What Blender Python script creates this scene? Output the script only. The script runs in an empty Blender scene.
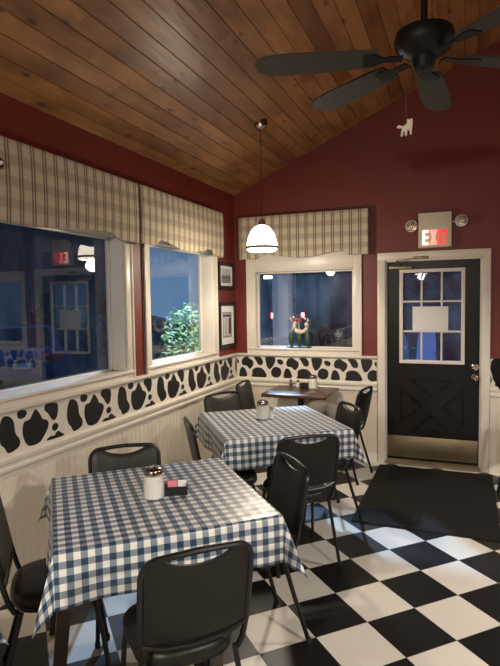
import bpy, bmesh, math, random
from math import sin, cos, pi, radians, sqrt, atan2
from mathutils import Vector, Matrix
random.seed(7)
SC = bpy.context.scene
COL = SC.collection

# ------------------------------------------------------------------ materials
MATS = {}
class NT:
    def __init__(s, name):
        s.m = bpy.data.materials.new(name); s.m.use_nodes = True
        s.t = s.m.node_tree; s.t.nodes.clear()
        s.out = s.t.nodes.new('ShaderNodeOutputMaterial')
    def n(s, typ, **kw):
        nd = s.t.nodes.new(typ)
        for k, v in kw.items():
            if k.startswith('_'): setattr(nd, k[1:], v)
            else: s.set(nd.inputs[k.replace('__', ' ')], v)
        return nd
    def set(s, sock, v):
        if isinstance(v, bpy.types.NodeSocket): s.t.links.new(v, sock)
        elif isinstance(v, bpy.types.Node): s.t.links.new(v.outputs[0], sock)
        else:
            if hasattr(sock, 'default_value') and sock.type == 'RGBA' and len(v) == 3: v = (*v, 1)
            sock.default_value = v
    def math(s, op, a, b=0.0, c=0.0):
        nd = s.t.nodes.new('ShaderNodeMath'); nd.operation = op
        s.set(nd.inputs[0], a); s.set(nd.inputs[1], b); s.set(nd.inputs[2], c)
        return nd.outputs[0]
    def mix(s, f, a, b):
        nd = s.t.nodes.new('ShaderNodeMix'); nd.data_type = 'RGBA'
        s.set(nd.inputs[0], f); s.set(nd.inputs[6], a); s.set(nd.inputs[7], b)
        return nd.outputs[2]
    def sep(s, v):
        nd = s.t.nodes.new('ShaderNodeSeparateXYZ'); s.set(nd.inputs[0], v); return nd.outputs
    def comb(s, x, y, z=0.0):
        nd = s.t.nodes.new('ShaderNodeCombineXYZ')
        s.set(nd.inputs[0], x); s.set(nd.inputs[1], y); s.set(nd.inputs[2], z); return nd.outputs[0]
    def noise(s, vec, scale, detail=2.0, rough=.5):
        nd = s.n('ShaderNodeTexNoise', Scale=scale, Detail=detail, Roughness=rough)
        if vec is not None: s.set(nd.inputs['Vector'], vec)
        return nd.outputs['Fac']
    def white(s, v):
        nd = s.t.nodes.new('ShaderNodeTexWhiteNoise'); nd.noise_dimensions = '3D'
        s.set(nd.inputs['Vector'], v); return nd.outputs['Value']
    def pulse(s, x, period, lo, hi):
        f = s.math('FRACT', s.math('DIVIDE', x, period))
        return s.math('MULTIPLY', s.math('GREATER_THAN', f, lo), s.math('LESS_THAN', f, hi))
    def prin(s, base, rough=.5, metal=0.0, bump=None, bstr=.2, bdist=.01, **kw):
        p = s.t.nodes.new('ShaderNodeBsdfPrincipled')
        s.set(p.inputs['Base Color'], base); s.set(p.inputs['Roughness'], rough); s.set(p.inputs['Metallic'], metal)
        for k, v in kw.items(): s.set(p.inputs[k.replace('__', ' ')], v)
        if bump is not None:
            b = s.t.nodes.new('ShaderNodeBump'); s.set(b.inputs['Strength'], bstr); s.set(b.inputs['Distance'], bdist)
            s.set(b.inputs['Height'], bump); s.t.links.new(b.outputs[0], p.inputs['Normal'])
        s.t.links.new(p.outputs[0], s.out.inputs[0])
        return p
    def obj(s): return s.n('ShaderNodeTexCoord').outputs['Object']
    def uv(s): return s.n('ShaderNodeTexCoord').outputs['UV']
    def pos(s): return s.n('ShaderNodeNewGeometry').outputs['Position']

def plain(name, col, rough=.5, metal=0.0, var=.12, vscale=30, bump=0.0, **kw):
    t = NT(name); o = t.obj()
    f = t.noise(o, vscale, 3)
    c = t.mix(f, tuple(x*(1-var) for x in col), tuple(min(1, x*(1+var)) for x in col))
    r = t.math('ADD', rough - .04, t.math('MULTIPLY', f, .08))
    t.prin(c, r, metal, bump=(f if bump else None), bstr=bump, **kw)
    MATS[name] = t.m; return t.m

def emis(name, col, strength, base=(.8, .8, .8)):
    t = NT(name)
    t.prin(base, .4, **{'Emission__Color': col, 'Emission__Strength': strength}); MATS[name] = t.m; return t.m

plain('white_paint', (.70, .63, .52), .38, var=.05, vscale=8)
plain('white_trim', (.74, .69, .60), .32, var=.05, vscale=10)
plain('band_white', (.72, .68, .60), .35, var=.04)
plain('cow_black', (.012, .010, .010), .45)
plain('black_vinyl', (.011, .009, .007), .42, var=.25, vscale=60, bump=.05, Specular__IOR__Level=.35)
plain('grey_vinyl', (.028, .025, .020), .45, var=.25, vscale=60, bump=.05, Specular__IOR__Level=.35)
plain('black_metal', (.009, .008, .007), .33, Specular__IOR__Level=.4)
plain('door_black', (.006, .0055, .005), .36, var=.2, Specular__IOR__Level=.3)
plain('steel', (.30, .24, .15), .40, metal=.9, var=.15, vscale=6)
plain('chrome', (.75, .70, .62), .15, metal=1)
plain('rim_metal', (.10, .085, .07), .5)
plain('dark_chrome', (.32, .28, .24), .2, metal=1)
plain('black_plastic', (.012, .012, .012), .4)
plain('frame_black', (.010, .007, .007), .4)
plain('paper', (.80, .80, .78), .8, var=.03)
plain('photo_light', (.55, .53, .52), .6)
plain('photo_mid', (.24, .22, .21), .6)
plain('photo_dark', (.05, .045, .05), .6)
plain('photo_figure', (.42, .38, .36), .6)
plain('sugar', (.86, .84, .80), .9, var=.04, vscale=400)
plain('salt', (.86, .85, .82), .9, var=.04, vscale=400)
plain('pepper', (.10, .08, .06), .9, var=.5, vscale=500)
plain('pink_paper', (.75, .22, .27), .7)
plain('sign_housing', (.66, .60, .47), .5, var=.04)
plain('lamp_glass', (.80, .76, .68), .10, metal=.75)
plain('mat_rubber', (.013, .012, .010), .85, var=.5, vscale=160, bump=.5, Specular__IOR__Level=.2)
plain('fan_metal', (.004, .0045, .004), .5, Specular__IOR__Level=.25)
plain('fan_blade', (.048, .046, .036), .6, Specular__IOR__Level=.2)
plain('charm', (.75, .70, .58), .5)
plain('brown_leg', (.050, .034, .022), .35, var=.3, vscale=14)
plain('threshold', (.30, .24, .16), .4, metal=.5)
plain('asphalt', (.06, .065, .075), .9, var=.3)
plain('concrete', (.45, .47, .50), .85, var=.15)
plain('car_blue', (.04, .08, .22), .25)
plain('car_dark', (.03, .035, .06), .2)
plain('car_glass', (.01, .012, .02), .08)
plain('tyre', (.01, .01, .01), .8)
plain('plate', (.55, .6, .68), .5)
plain('post_paint', (.62, .64, .68), .5)
plain('dark_post', (.03, .03, .035), .6)
plain('leaf', (.34, .52, .22), .6, var=.5, vscale=4)
plain('dark_leaf', (.085, .115, .135), .8, var=.4, vscale=3)
plain('bark', (.05, .035, .025), .9)
plain('outdoor_blue', (.16, .36, .92), .5)
plain('siding', (.11, .095, .08), .8)
plain('stem_green', (.03, .07, .035), .5)
plain('cream_flower', (.72, .62, .42), .7)
plain('red_ribbon', (.35, .01, .015), .5)
emis('bulb_shade', (1.0, .86, .66), 5.0, (.9, .88, .84))
emis('exit_hot', (1.0, .34, .28), 3.4, (.6, .05, .04))
emis('exit_warm', (1.0, .16, .12), 2.2, (.6, .03, .02))
emis('exit_red', (1.0, .03, .03), 1.1, (.5, .02, .02))
emis('tail_light', (1.0, .10, .14), 22.0, (.5, .02, .02))
emis('porch_light', (.85, .95, 1.0), 3.0)

def mk_red():
    t = NT('red_wall'); f = t.noise(t.pos(), 2.2, 3); f2 = t.noise(t.pos(), 260, 2)
    c = t.mix(f, (.135, .0185, .0125), (.170, .024, .016))
    t.prin(c, .48, bump=f2, bstr=.08, bdist=.004); MATS['red_wall'] = t.m
mk_red()

def mk_ceiling():
    # UV: u across the boards (metres), v along them
    t = NT('pine_boards'); uv = t.uv(); s = t.sep(uv); u, v = s[0], s[1]
    idx = t.math('FLOOR', t.math('DIVIDE', u, .118))
    off = t.math('MULTIPLY', t.white(t.comb(idx, 3.7, 1.0)), 2.4)
    seg = t.math('FLOOR', t.math('DIVIDE', t.math('ADD', v, off), 2.2))
    r1 = t.white(t.comb(idx, seg, 5.0)); r2 = t.white(t.comb(seg, idx, 9.0))
    shift = t.math('MULTIPLY', r2, 7.0)
    gv = t.comb(t.math('ADD', t.math('MULTIPLY', u, 16.0), shift), t.math('ADD', t.math('MULTIPLY', v, 1.1), shift), idx)
    g = t.noise(gv, 1.6, 5, .6)
    gv2 = t.comb(t.math('ADD', t.math('MULTIPLY', u, 5.0), shift), t.math('ADD', t.math('MULTIPLY', v, 1.6), shift), idx)
    g2 = t.noise(gv2, 1.5, 2)
    c = t.mix(g, (.130, .046, .013), (.58, .27, .088))
    c = t.mix(t.math('MULTIPLY', r1, .62), c, (.12, .036, .010))
    c = t.mix(t.math('MULTIPLY', t.math('SMOOTH_MIN', r2, .5, .1), .5), c, (.60, .31, .115))
    patch = t.n('ShaderNodeMapRange', Value=g2); patch.inputs[1].default_value = .42; patch.inputs[2].default_value = .68
    c = t.mix(t.math('MULTIPLY', patch.outputs[0], .6), c, (.085, .028, .008))
    kv = t.comb(t.math('MULTIPLY', u, 4.6), t.math('MULTIPLY', v, 2.1), 0.0)
    k = t.n('ShaderNodeTexVoronoi', Vector=kv, Scale=1.8)
    kd = t.n('ShaderNodeMapRange', Value=k.outputs['Distance']); kd.inputs[1].default_value = .05; kd.inputs[2].default_value = .17
    kd.inputs[3].default_value = 1.0; kd.inputs[4].default_value = 0.0
    c = t.mix(t.math('MULTIPLY', kd.outputs[0], .85), c, (.018, .008, .004))
    t.prin(c, t.math('ADD', .25, t.math('MULTIPLY', g2, .14)), bump=t.math('ADD', g2, t.math('MULTIPLY', g, .35)), bstr=.35, bdist=.02); MATS['pine_boards'] = t.m
mk_ceiling()

def mk_floor():
    t = NT('checker_tiles'); p = t.sep(t.pos()); S = .3048; A = -.7847
    dx = t.math('ADD', p[0], .6714); dy = t.math('SUBTRACT', p[1], 3.3439)
    i = t.math('DIVIDE', t.math('ADD', t.math('MULTIPLY', dx, cos(A)), t.math('MULTIPLY', dy, sin(A))), S)
    j = t.math('DIVIDE', t.math('ADD', t.math('MULTIPLY', dx, -sin(A)), t.math('MULTIPLY', dy, cos(A))), S)
    fi, fj = t.math('FLOOR', i), t.math('FLOOR', j)
    par = t.math('FRACT', t.math('MULTIPLY', t.math('ADD', fi, fj), .5))   # 0 white, .5 black
    blk = t.math('GREATER_THAN', par, .25)
    n1 = t.noise(t.pos(), 3.0, 4); n2 = t.noise(t.pos(), 40, 3)
    wv = t.white(t.comb(fi, fj, 2.0))
    w = t.mix(n1, (.66, .62, .54), (.80, .77, .70)); w = t.mix(t.math('MULTIPLY', n2, .14), w, (.45, .38, .28))
    w = t.mix(t.math('MULTIPLY', wv, .12), w, (.58, .53, .44))
    b = t.mix(n2, (.006, .0055, .005), (.011, .010, .009))
    c = t.mix(blk, w, b)
    def edge(x):
        f = t.math('FRACT', x); return t.math('MINIMUM', f, t.math('SUBTRACT', 1.0, f))
    gr = t.math('LESS_THAN', t.math('MINIMUM', edge(i), edge(j)), .006)
    c = t.mix(t.math('MULTIPLY', gr, .7), c, (.05, .045, .04))
    r = t.math('ADD', .26, t.math('MULTIPLY', n1, .16))
    t.prin(c, r, Specular__IOR__Level=.32); MATS['checker_tiles'] = t.m
mk_floor()

def mk_gingham():
    t = NT('gingham'); s = t.sep(t.uv()); P = .052
    U = t.pulse(s[0], P, 0.0, .5); V = t.pulse(s[1], P, 0.0, .5)
    weave = t.noise(t.uv(), 900, 2)
    both = t.math('MULTIPLY', U, V); one = t.math('ABSOLUTE', t.math('SUBTRACT', U, V))
    white = t.mix(weave, (.72, .70, .64), (.80, .78, .72))
    c = t.mix(one, white, (.205, .245, .295)); c = t.mix(both, c, (.016, .048, .090))
    # small woven motif in one of the two half-tone cells
    fu = t.math('SUBTRACT', t.math('FRACT', t.math('DIVIDE', s[0], P)), .75)
    fv = t.math('SUBTRACT', t.math('FRACT', t.math('DIVIDE', s[1], P)), .25)
    d = t.math('SQRT', t.math('ADD', t.math('MULTIPLY', fu, fu), t.math('MULTIPLY', fv, fv)))
    ring = t.math('MULTIPLY', t.math('GREATER_THAN', d, .09), t.math('LESS_THAN', d, .17))
    c = t.mix(t.math('MULTIPLY', ring, .45), c, (.12, .15, .19))
    cell = t.math('MULTIPLY', t.math('SUBTRACT', 1.0, U), V)
    c = t.mix(t.math('MULTIPLY', cell, .35), c, (.30, .31, .33))
    wr = t.noise(t.uv(), 9, 3)
    t.prin(c, .36, bump=wr, bstr=.22, bdist=.02, **{'Coat__Weight': .22, 'Coat__Roughness': .3}); MATS['gingham'] = t.m
mk_gingham()

def mk_plaid():
    t = NT('valance_plaid'); s = t.sep(t.uv()); P = .092
    f = t.noise(t.uv(), 700, 2)
    c = t.mix(f, (.47, .405, .295), (.55, .475, .355))
    hb = t.pulse(s[1], .118, .0, .42); c = t.mix(t.math('MULTIPLY', hb, .5), c, (.60, .52, .36))
    hb2 = t.pulse(s[1], .118, .50, .92); c = t.mix(t.math('MULTIPLY', hb2, .35), c, (.24, .18, .13))
    vb = t.pulse(s[0], P, .02, .46); c = t.mix(t.math('MULTIPLY', vb, .28), c, (.30, .235, .165))
    for a, b in ((.05, .15), (.27, .37)):
        v = t.pulse(s[0], P, a, b); c = t.mix(t.math('MULTIPLY', v, .8), c, (.085, .055, .045))
    t.prin(c, .85, bump=f, bstr=.1, bdist=.002); MATS['valance_plaid'] = t.m
mk_plaid()

def mk_table_wood():
    t = NT('table_wood'); s = t.sep(t.obj())
    g = t.noise(t.comb(t.math('MULTIPLY', s[0], 2.0), t.math('MULTIPLY', s[1], 22.0), s[2]), 1.5, 4)
    c = t.mix(g, (.040, .018, .010), (.11, .048, .025)); t.prin(c, .28); MATS['table_wood'] = t.m
mk_table_wood()

def mk_pane():
    t = NT('window_glass')
    lw = t.n('ShaderNodeLayerWeight', Blend=.5).outputs['Facing']
    p5 = t.math('POWER', lw, 5.0)
    fac = t.math('ADD', .105, t.math('MULTIPLY', p5, .895))
    tr = t.n('ShaderNodeBsdfTransparent', Color=(.86, .90, .93)); gl = t.n('ShaderNodeBsdfGlossy', Color=(1, 1, 1), Roughness=.012)
    mx = t.n('ShaderNodeMixShader'); t.set(mx.inputs[0], fac); t.t.links.new(tr.outputs[0], mx.inputs[1]); t.t.links.new(gl.outputs[0], mx.inputs[2])
    # thin film of dust and wiping marks
    ps = t.sep(t.pos()); dn = t.noise(t.comb(t.math('MULTIPLY', t.math('ADD', ps[0], ps[1]), 3.0), t.math('MULTIPLY', ps[1], 3.0), t.math('MULTIPLY', ps[2], 1.6)), 1.3, 4, .6)
    dm = t.n('ShaderNodeMapRange', Value=dn); dm.inputs[1].default_value = .36; dm.inputs[2].default_value = .74; dm.inputs[3].default_value = .004; dm.inputs[4].default_value = .075
    tl = t.n('ShaderNodeBsdfTranslucent', Color=(.8, .85, .9)); mx2 = t.n('ShaderNodeMixShader'); t.set(mx2.inputs[0], dm.outputs[0])
    t.t.links.new(mx.outputs[0], mx2.inputs[1]); t.t.links.new(tl.outputs[0], mx2.inputs[2])
    t.t.links.new(mx2.outputs[0], t.out.inputs[0]); MATS['window_glass'] = t.m
    t = NT('jar_glass')
    lw = t.n('ShaderNodeLayerWeight', Blend=.5).outputs['Facing']
    fac = t.math('ADD', .06, t.math('MULTIPLY', t.math('POWER', lw, 3.0), .6))
    tr = t.n('ShaderNodeBsdfTransparent', Color=(.95, .95, .93)); gl = t.n('ShaderNodeBsdfGlossy', Color=(1, 1, 1), Roughness=.06)
    mx = t.n('ShaderNodeMixShader'); t.set(mx.inputs[0], fac); t.t.links.new(tr.outputs[0], mx.inputs[1]); t.t.links.new(gl.outputs[0], mx.inputs[2])
    t.t.links.new(mx.outputs[0], t.out.inputs[0]); MATS['jar_glass'] = t.m
mk_pane()

# ------------------------------------------------------------------ mesh building
class MB:
    def __init__(s): s.v = []; s.f = []; s.mi = []; s.uv = {}
    def add(s, vs, fs, m=0):
        b = len(s.v); s.v += [tuple(x) for x in vs]
        for f in fs: s.f.append(tuple(b + i for i in f)); s.mi.append(m)
        return b
    def box(s, x0, x1, y0, y1, z0, z1, m=0):
        vs = [(x, y, z) for x in (x0, x1) for y in (y0, y1) for z in (z0, z1)]
        s.add(vs, [(0, 1, 3, 2), (4, 6, 7, 5), (0, 4, 5, 1), (2, 3, 7, 6), (0, 2, 6, 4), (1, 5, 7, 3)], m); return s
    def cbox(s, x0, x1, y0, y1, z0, z1, c=.004, m=0):
        """chamfered box"""
        bm = bmesh.new(); bmesh.ops.create_cube(bm, size=1)
        for v in bm.verts:
            v.co = Vector(((x0 + x1)/2 + v.co.x*(x1 - x0), (y0 + y1)/2 + v.co.y*(y1 - y0), (z0 + z1)/2 + v.co.z*(z1 - z0)))
        bmesh.ops.bevel(bm, geom=list(bm.edges), offset=c, segments=2, affect='EDGES', profile=.5)
        bm.verts.index_update()
        s.add([v.co.copy() for v in bm.verts], [[v.index for v in f.verts] for f in bm.faces], m); bm.free(); return s
    def bar(s, p, q, w, d, m=0, up=(0, 0, 1), w2=None):
        p, q = Vector(p), Vector(q); a = (q - p).normalized(); u = Vector(up)
        if abs(a.dot(u)) > .95: u = Vector((0, 1, 0))
        r = a.cross(u).normalized(); u = r.cross(a)
        w2 = w if w2 is None else w2; vs = []
        for c, ww in ((p, w), (q, w2)):
            k = ww/w
            for i, j in ((-1, -1), (1, -1), (1, 1), (-1, 1)): vs.append(c + r*i*ww/2 + u*j*d*k/2)
        s.add(vs, [(3, 2, 1, 0), (4, 5, 6, 7), (0, 1, 5, 4), (1, 2, 6, 5), (2, 3, 7, 6), (3, 0, 4, 7)], m); return s
    def tube(s, pts, r, n=10, m=0, closed=False, caps=True):
        pts = [Vector(p) for p in pts]; N = len(pts)
        rr = r if isinstance(r, (list, tuple)) else [r]*N
        prev = None; rings = []
        for i, p in enumerate(pts):
            if closed: tn = pts[(i + 1) % N] - pts[i - 1]
            else: tn = pts[min(i + 1, N - 1)] - pts[max(i - 1, 0)]
            tn.normalize()
            if prev is None:
                u = Vector((0, 0, 1)) if abs(tn.z) < .9 else Vector((0, 1, 0))
                prev = tn.cross(u).normalized()
            else: prev = (prev - tn*prev.dot(tn)).normalized()
            b = tn.cross(prev)
            rings.append([p + (prev*cos(2*pi*k/n) + b*sin(2*pi*k/n))*rr[i] for k in range(n)])
        vs = [v for ring in rings for v in ring]; fs = []
        L = N if closed else N - 1
        for i in range(L):
            a, c = i*n, ((i + 1) % N)*n
            for k in range(n): fs.append((a + k, a + (k + 1) % n, c + (k + 1) % n, c + k))
        if not closed and caps:
            fs.append(tuple(range(n - 1, -1, -1))); fs.append(tuple((N - 1)*n + k for k in range(n)))
        s.add(vs, fs, m); return s
    def lathe(s, prof, n=24, c=(0, 0, 0), m=0, cap=True):
        vs = []; fs = []; K = len(prof)
        for r, z in prof:
            for k in range(n): vs.append((c[0] + r*cos(2*pi*k/n), c[1] + r*sin(2*pi*k/n), c[2] + z))
        for i in range(K - 1):
            for k in range(n): fs.append((i*n + k, i*n + (k + 1) % n, (i + 1)*n + (k + 1) % n, (i + 1)*n + k))
        if cap:
            if prof[0][0] > 1e-4: fs.append(tuple(range(n - 1, -1, -1)))
            if prof[-1][0] > 1e-4: fs.append(tuple((K - 1)*n + k for k in range(n)))
        s.add(vs, fs, m); return s
    def prism(s, poly, f0, f1, m=0):
        """poly of 2D points, f0/f1 map a 2D point to 3D on either side"""
        n = len(poly); vs = [f0(*p) for p in poly] + [f1(*p) for p in poly]
        fs = [tuple(range(n - 1, -1, -1)), tuple(range(n, 2*n))] + [(k, (k + 1) % n, n + (k + 1) % n, n + k) for k in range(n)]
        s.add(vs, fs, m); return s
    def build(s, name, mats, parent=None, loc=None, smooth=True, angle=35, fix=True, uv=None):
        me = bpy.data.meshes.new(name); me.from_pydata(s.v, [], s.f)
        mats = mats if isinstance(mats, (list, tuple)) else [mats]
        for m in mats: me.materials.append(MATS[m])
        for p, mi in zip(me.polygons, s.mi): p.material_index = mi
        if uv:
            l = me.uv_layers.new(name='UVMap')
            for lp in me.loops: l.data[lp.index].uv = uv[lp.vertex_index]
        if fix:
            bm = bmesh.new(); bm.from_mesh(me); bmesh.ops.recalc_face_normals(bm, faces=bm.faces); bm.to_mesh(me); bm.free()
        if smooth:
            me.polygons.foreach_set('use_smooth', [True]*len(me.polygons)); me.set_sharp_from_angle(angle=radians(angle))
        me.update()
        o = bpy.data.objects.new(name, me); COL.objects.link(o)
        if parent: o.parent = parent
        if loc: o.location = loc
        return o

def tag(o, label=None, cat=None, group=None, kind=None):
    if label: o['label'] = label
    if cat: o['category'] = cat
    if group: o['group'] = group
    if kind: o['kind'] = kind
    return o
def thing(name, loc, rz=0, label=None, cat=None, group=None, kind=None):
    o = bpy.data.objects.new(name, None); o.empty_display_size = .1; COL.objects.link(o)
    o.location = loc; o.rotation_euler = (0, 0, rz); return tag(o, label, cat, group, kind)
def dup(root, loc, rz, label, group=None):
    def cp(o, par):
        c = o.copy(); COL.objects.link(c)
        if par: c.parent = par
        for ch in list(o.children): cp(ch, c)
        return c
    r = cp(root, None); r.location = loc; r.rotation_euler = (0, 0, rz); r['label'] = label
    if group: r['group'] = group
    return r
def struct(o, label=None): o['kind'] = 'structure'; return tag(o, label)
def arc(cx, cz, r, a0, a1, n=6): return [(cx + r*cos(radians(a0 + (a1 - a0)*k/n)), cz + r*sin(radians(a0 + (a1 - a0)*k/n))) for k in range(n + 1)]

# ------------------------------------------------------------------ camera
CAMZ = 1.6584
yaw, pitch, roll, fl = .3817, -.0583, -.0151, 536.18
f = Vector((-sin(yaw)*cos(pitch), cos(yaw)*cos(pitch), sin(pitch))); r0 = Vector((cos(yaw), sin(yaw), 0)); u0 = r0.cross(f)
rr = r0*cos(roll) + u0*sin(roll); uu = -r0*sin(roll) + u0*cos(roll)
cam = bpy.data.cameras.new('camera'); co = bpy.data.objects.new('camera', cam); COL.objects.link(co)
co.matrix_world = Matrix(((rr.x, uu.x, -f.x, 0), (rr.y, uu.y, -f.y, 0), (rr.z, uu.z, -f.z, CAMZ), (0, 0, 0, 1)))
cam.sensor_fit = 'HORIZONTAL'; cam.sensor_width = 36; cam.lens = 36*fl/500; cam.clip_start = .02
SC.camera = co

# ------------------------------------------------------------------ room shell
XL, YB, XR, YF, ZE, SL, XRIDGE = -2.377, 5.502, 4.377, -4.0, 2.826, .44, 1.0
ZR = ZE + SL*(XRIDGE - XL); WT = .14
def roof(x): return ZE + SL*((x - XL) if x < XRIDGE else (XR - x)) if XL <= x <= XR else ZE
W1 = (1.30, 3.40, 1.150, 2.17); W2 = (3.735, 4.91, 1.150, 2.17)      # left windows: y0,y1,z0,z1
W3 = (-2.150, -1.058, 1.155, 1.99)                                    # back window: x0,x1,z0,z1
W4 = (.465, 1.56, 1.155, 1.99)
DX0, DX1, DZ = -.745, .15, 2.05

fb = MB().box(XL - .3, XR + .3, YF - .3, YB + .2, -.12, 0); struct(fb.build('floor', 'checker_tiles', smooth=False), 'black and white checkerboard tile floor laid diagonally')
b = MB(); X0, X1 = XL - WT, XL
b.box(X0, X1, YF, W1[0], 0, ZE); b.box(X0, X1, W1[1], W2[0], 0, ZE); b.box(X0, X1, W2[1], YB + WT, 0, ZE)
for w in (W1, W2): b.box(X0, X1, w[0], w[1], 0, w[2] - .012); b.box(X0, X1, w[0], w[1], w[3], ZE)
struct(b.build('wall_left', 'red_wall', smooth=False), 'dark red left wall with two large windows')
b = MB(); Y0, Y1 = YB, YB + WT
b.box(XL, W3[0], Y0, Y1, 0, ZE); b.box(W3[0], W3[1], Y0, Y1, 0, W3[2] - .012); b.box(W3[0], W3[1], Y0, Y1, W3[3], ZE)
b.box(W3[1], DX0, Y0, Y1, 0, ZE); b.box(DX0, DX1, Y0, Y1, DZ, ZE); b.box(DX1, W4[0], Y0, Y1, 0, ZE); b.box(W4[0], W4[1], Y0, Y1, 0, W4[2] - .012); b.box(W4[0], W4[1], Y0, Y1, W4[3], ZE); b.box(W4[1], XR, Y0, Y1, 0, ZE)
b.prism([(XL, ZE), (XR, ZE), (XRIDGE, ZR)], lambda x, z: (x, Y0, z), lambda x, z: (x, Y1, z))
struct(b.build('wall_back', 'red_wall', smooth=False), 'dark red gable wall with window and exit door')
b = MB().box(XR, XR + WT, YF, YB + WT, 0, ZE); struct(b.build('wall_right', 'red_wall', smooth=False))
b = MB().box(XL, XR, YF - WT, YF, 0, ZE); b.prism([(XL, ZE), (XR, ZE), (XRIDGE, ZR)], lambda x, z: (x, YF, z), lambda x, z: (x, YF - WT, z))
struct(b.build('wall_front', 'red_wall', smooth=False))

# ceiling: grooved boards along Y on both slopes
b = MB(); uvs = []; BW = .118; CL = sqrt(1 + SL*SL)
def strip(prof, flip):
    base = len(b.v)
    for (uu_, off) in prof:
        d = uu_/CL; x = XL - .02 + d if not flip else XR + .02 - d
        z = ZE - .02*SL + SL*d
        nx, nz = (-SL/CL, 1/CL) if not flip else (SL/CL, 1/CL)
        for y in (YF - .1, YB + .1):
            b.v.append((x + nx*off, y, z + nz*off)); uvs.append((uu_ + (0 if not flip else 40*BW) + .0001, y + 10))
    for k in range(len(prof) - 1):
        a = base + 2*k; b.f.append((a, a + 1, a + 3, a + 2)); b.mi.append(0)
W = (XRIDGE - XL + .02)*CL; prof = []
for k in range(int(W/BW) + 1):
    u1 = k*BW; u2 = min((k + 1)*BW, W)
    if u2 - u1 < .02: break
    prof += [(u1 + .0005, .007), (u1 + .0035, 0), (u2 - .0035, 0), (u2 - .0005, .007)]
prof.append((W, 0))
strip(prof, False); strip(prof, True)
# backing above so the roof has thickness
n0 = len(b.v)
for (x, z) in ((XL - .2, ZE + .03), (XRIDGE, ZR + .12), (XR + .2, ZE + .03)):
    for y in (YF - .1, YB + .2): b.v.append((x, y, z)); uvs.append((x, y))
b.f += [(n0, n0 + 1, n0 + 3, n0 + 2), (n0 + 2, n0 + 3, n0 + 5, n0 + 4)]; b.mi += [0, 0]
struct(b.build('ceiling', 'pine_boards', smooth=False, fix=False, uv=uvs), 'sloped ceiling of stained knotty pine boards')

# wainscot, chair rail, cow-spot border, cap, baseboard -- left and back walls
def beadboard(n0_, n1_, mapf, name):
    m = MB(); w = .058; a = n0_
    while a < n1_ - .005:
        e = min(a + w, n1_)
        pr = [(a, .0072), (a + .003, .010), (e - .003, .010), (e, .0072)]
        vs = [mapf(q, d, z) for q, d in pr for z in (.10, .70)]
        m.add(vs, [(0, 1, 3, 2), (2, 3, 5, 4), (4, 5, 7, 6)]); a = e
    return m.build(name, 'white_paint', fix=False, smooth=False)
mapL = lambda q, d, z: (XL + d, q, z)
mapB = lambda q, d, z: (q, YB - d, z)
def molding(prof, q0, q1, mapf, name, mat='white_trim'):
    m = MB(); n = len(prof)
    vs = [mapf(q0, d, z) for d, z in prof] + [mapf(q1, d, z) for d, z in prof]
    m.add(vs, [tuple(range(n)), tuple(range(2*n - 1, n - 1, -1))] + [(k, (k + 1) % n, n + (k + 1) % n, n + k) for k in range(n)])
    return m.build(name, mat, angle=25)
RAIL = [(0, .695), (.010, .695), (.014, .705), (.014, .722), (.030, .735), (.032, .752), (.020, .760), (.020, .778), (.036, .786), (.038, .806), (.026, .815), (.010, .818), (0, .818)]
CAP = [(0, 1.060), (.012, 1.060), (.016, 1.066), (.034, 1.070), (.034, 1.088), (0, 1.090)]
BASE = [(0, 0), (.016, 0), (.016, .085), (.012, .094), (0, .10)]
segs = [('left', mapL, YF, YB), ('back', mapB, XL, -.822), ('back', mapB, .224, XR)]
tn = 0
for (side, mp, q0, q1) in segs:
    struct(beadboard(q0, q1, mp, 'trim_%d' % (tn + 1)), 'white beadboard wainscot on %s wall' % side)
    struct(molding(RAIL, q0, q1, mp, 'trim_%d' % (tn + 2)), 'white moulded chair rail under cow-spot border')
    struct(molding(CAP, q0, q1, mp, 'trim_%d' % (tn + 3)), 'white ledge above cow-spot border')
    struct(molding(BASE, q0, q1, mp, 'baseboard_%s' % side), 'white baseboard')
    tn += 3

LM = [[(2.2, 1.03), (2.218, 1.044), (2.247, 1.04), (2.275, 1.023), (2.291, .991), (2.294, .929), (2.323, .898), (2.331, .867), (2.314, .843), (2.277, .833), (2.247, .828), (2.23, .836), (2.214, .869), (2.190, .888), (2.178, .94), (2.184, .99)],
 [(2.315, 1.05), (2.344, 1.056), (2.378, 1.05), (2.389, 1.029), (2.372, 1.008), (2.341, 1.003), (2.317, 1.012), (2.312, 1.035)],
 [(2.409, .985), (2.445, 1.037), (2.462, 1.039), (2.496, .997), (2.506, .97), (2.549, .956), (2.562, .927), (2.539, .886), (2.487, .832), (2.427, .826), (2.388, .835), (2.365, .859), (2.346, .917), (2.356, .977), (2.378, .987)],
 [(2.529, 1.047), (2.561, 1.057), (2.637, 1.048), (2.648, 1.014), (2.634, .954), (2.602, .937), (2.578, .96), (2.558, .993), (2.527, 1.016)],
 [(2.590, .912), (2.612, .924), (2.637, .914), (2.644, .894), (2.628, .876), (2.602, .872), (2.584, .891)],
 [(2.528, .825), (2.55, .843), (2.58, .85), (2.605, .842), (2.62, .862), (2.645, .868), (2.672, .845), (2.708, .825)]]
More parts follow.
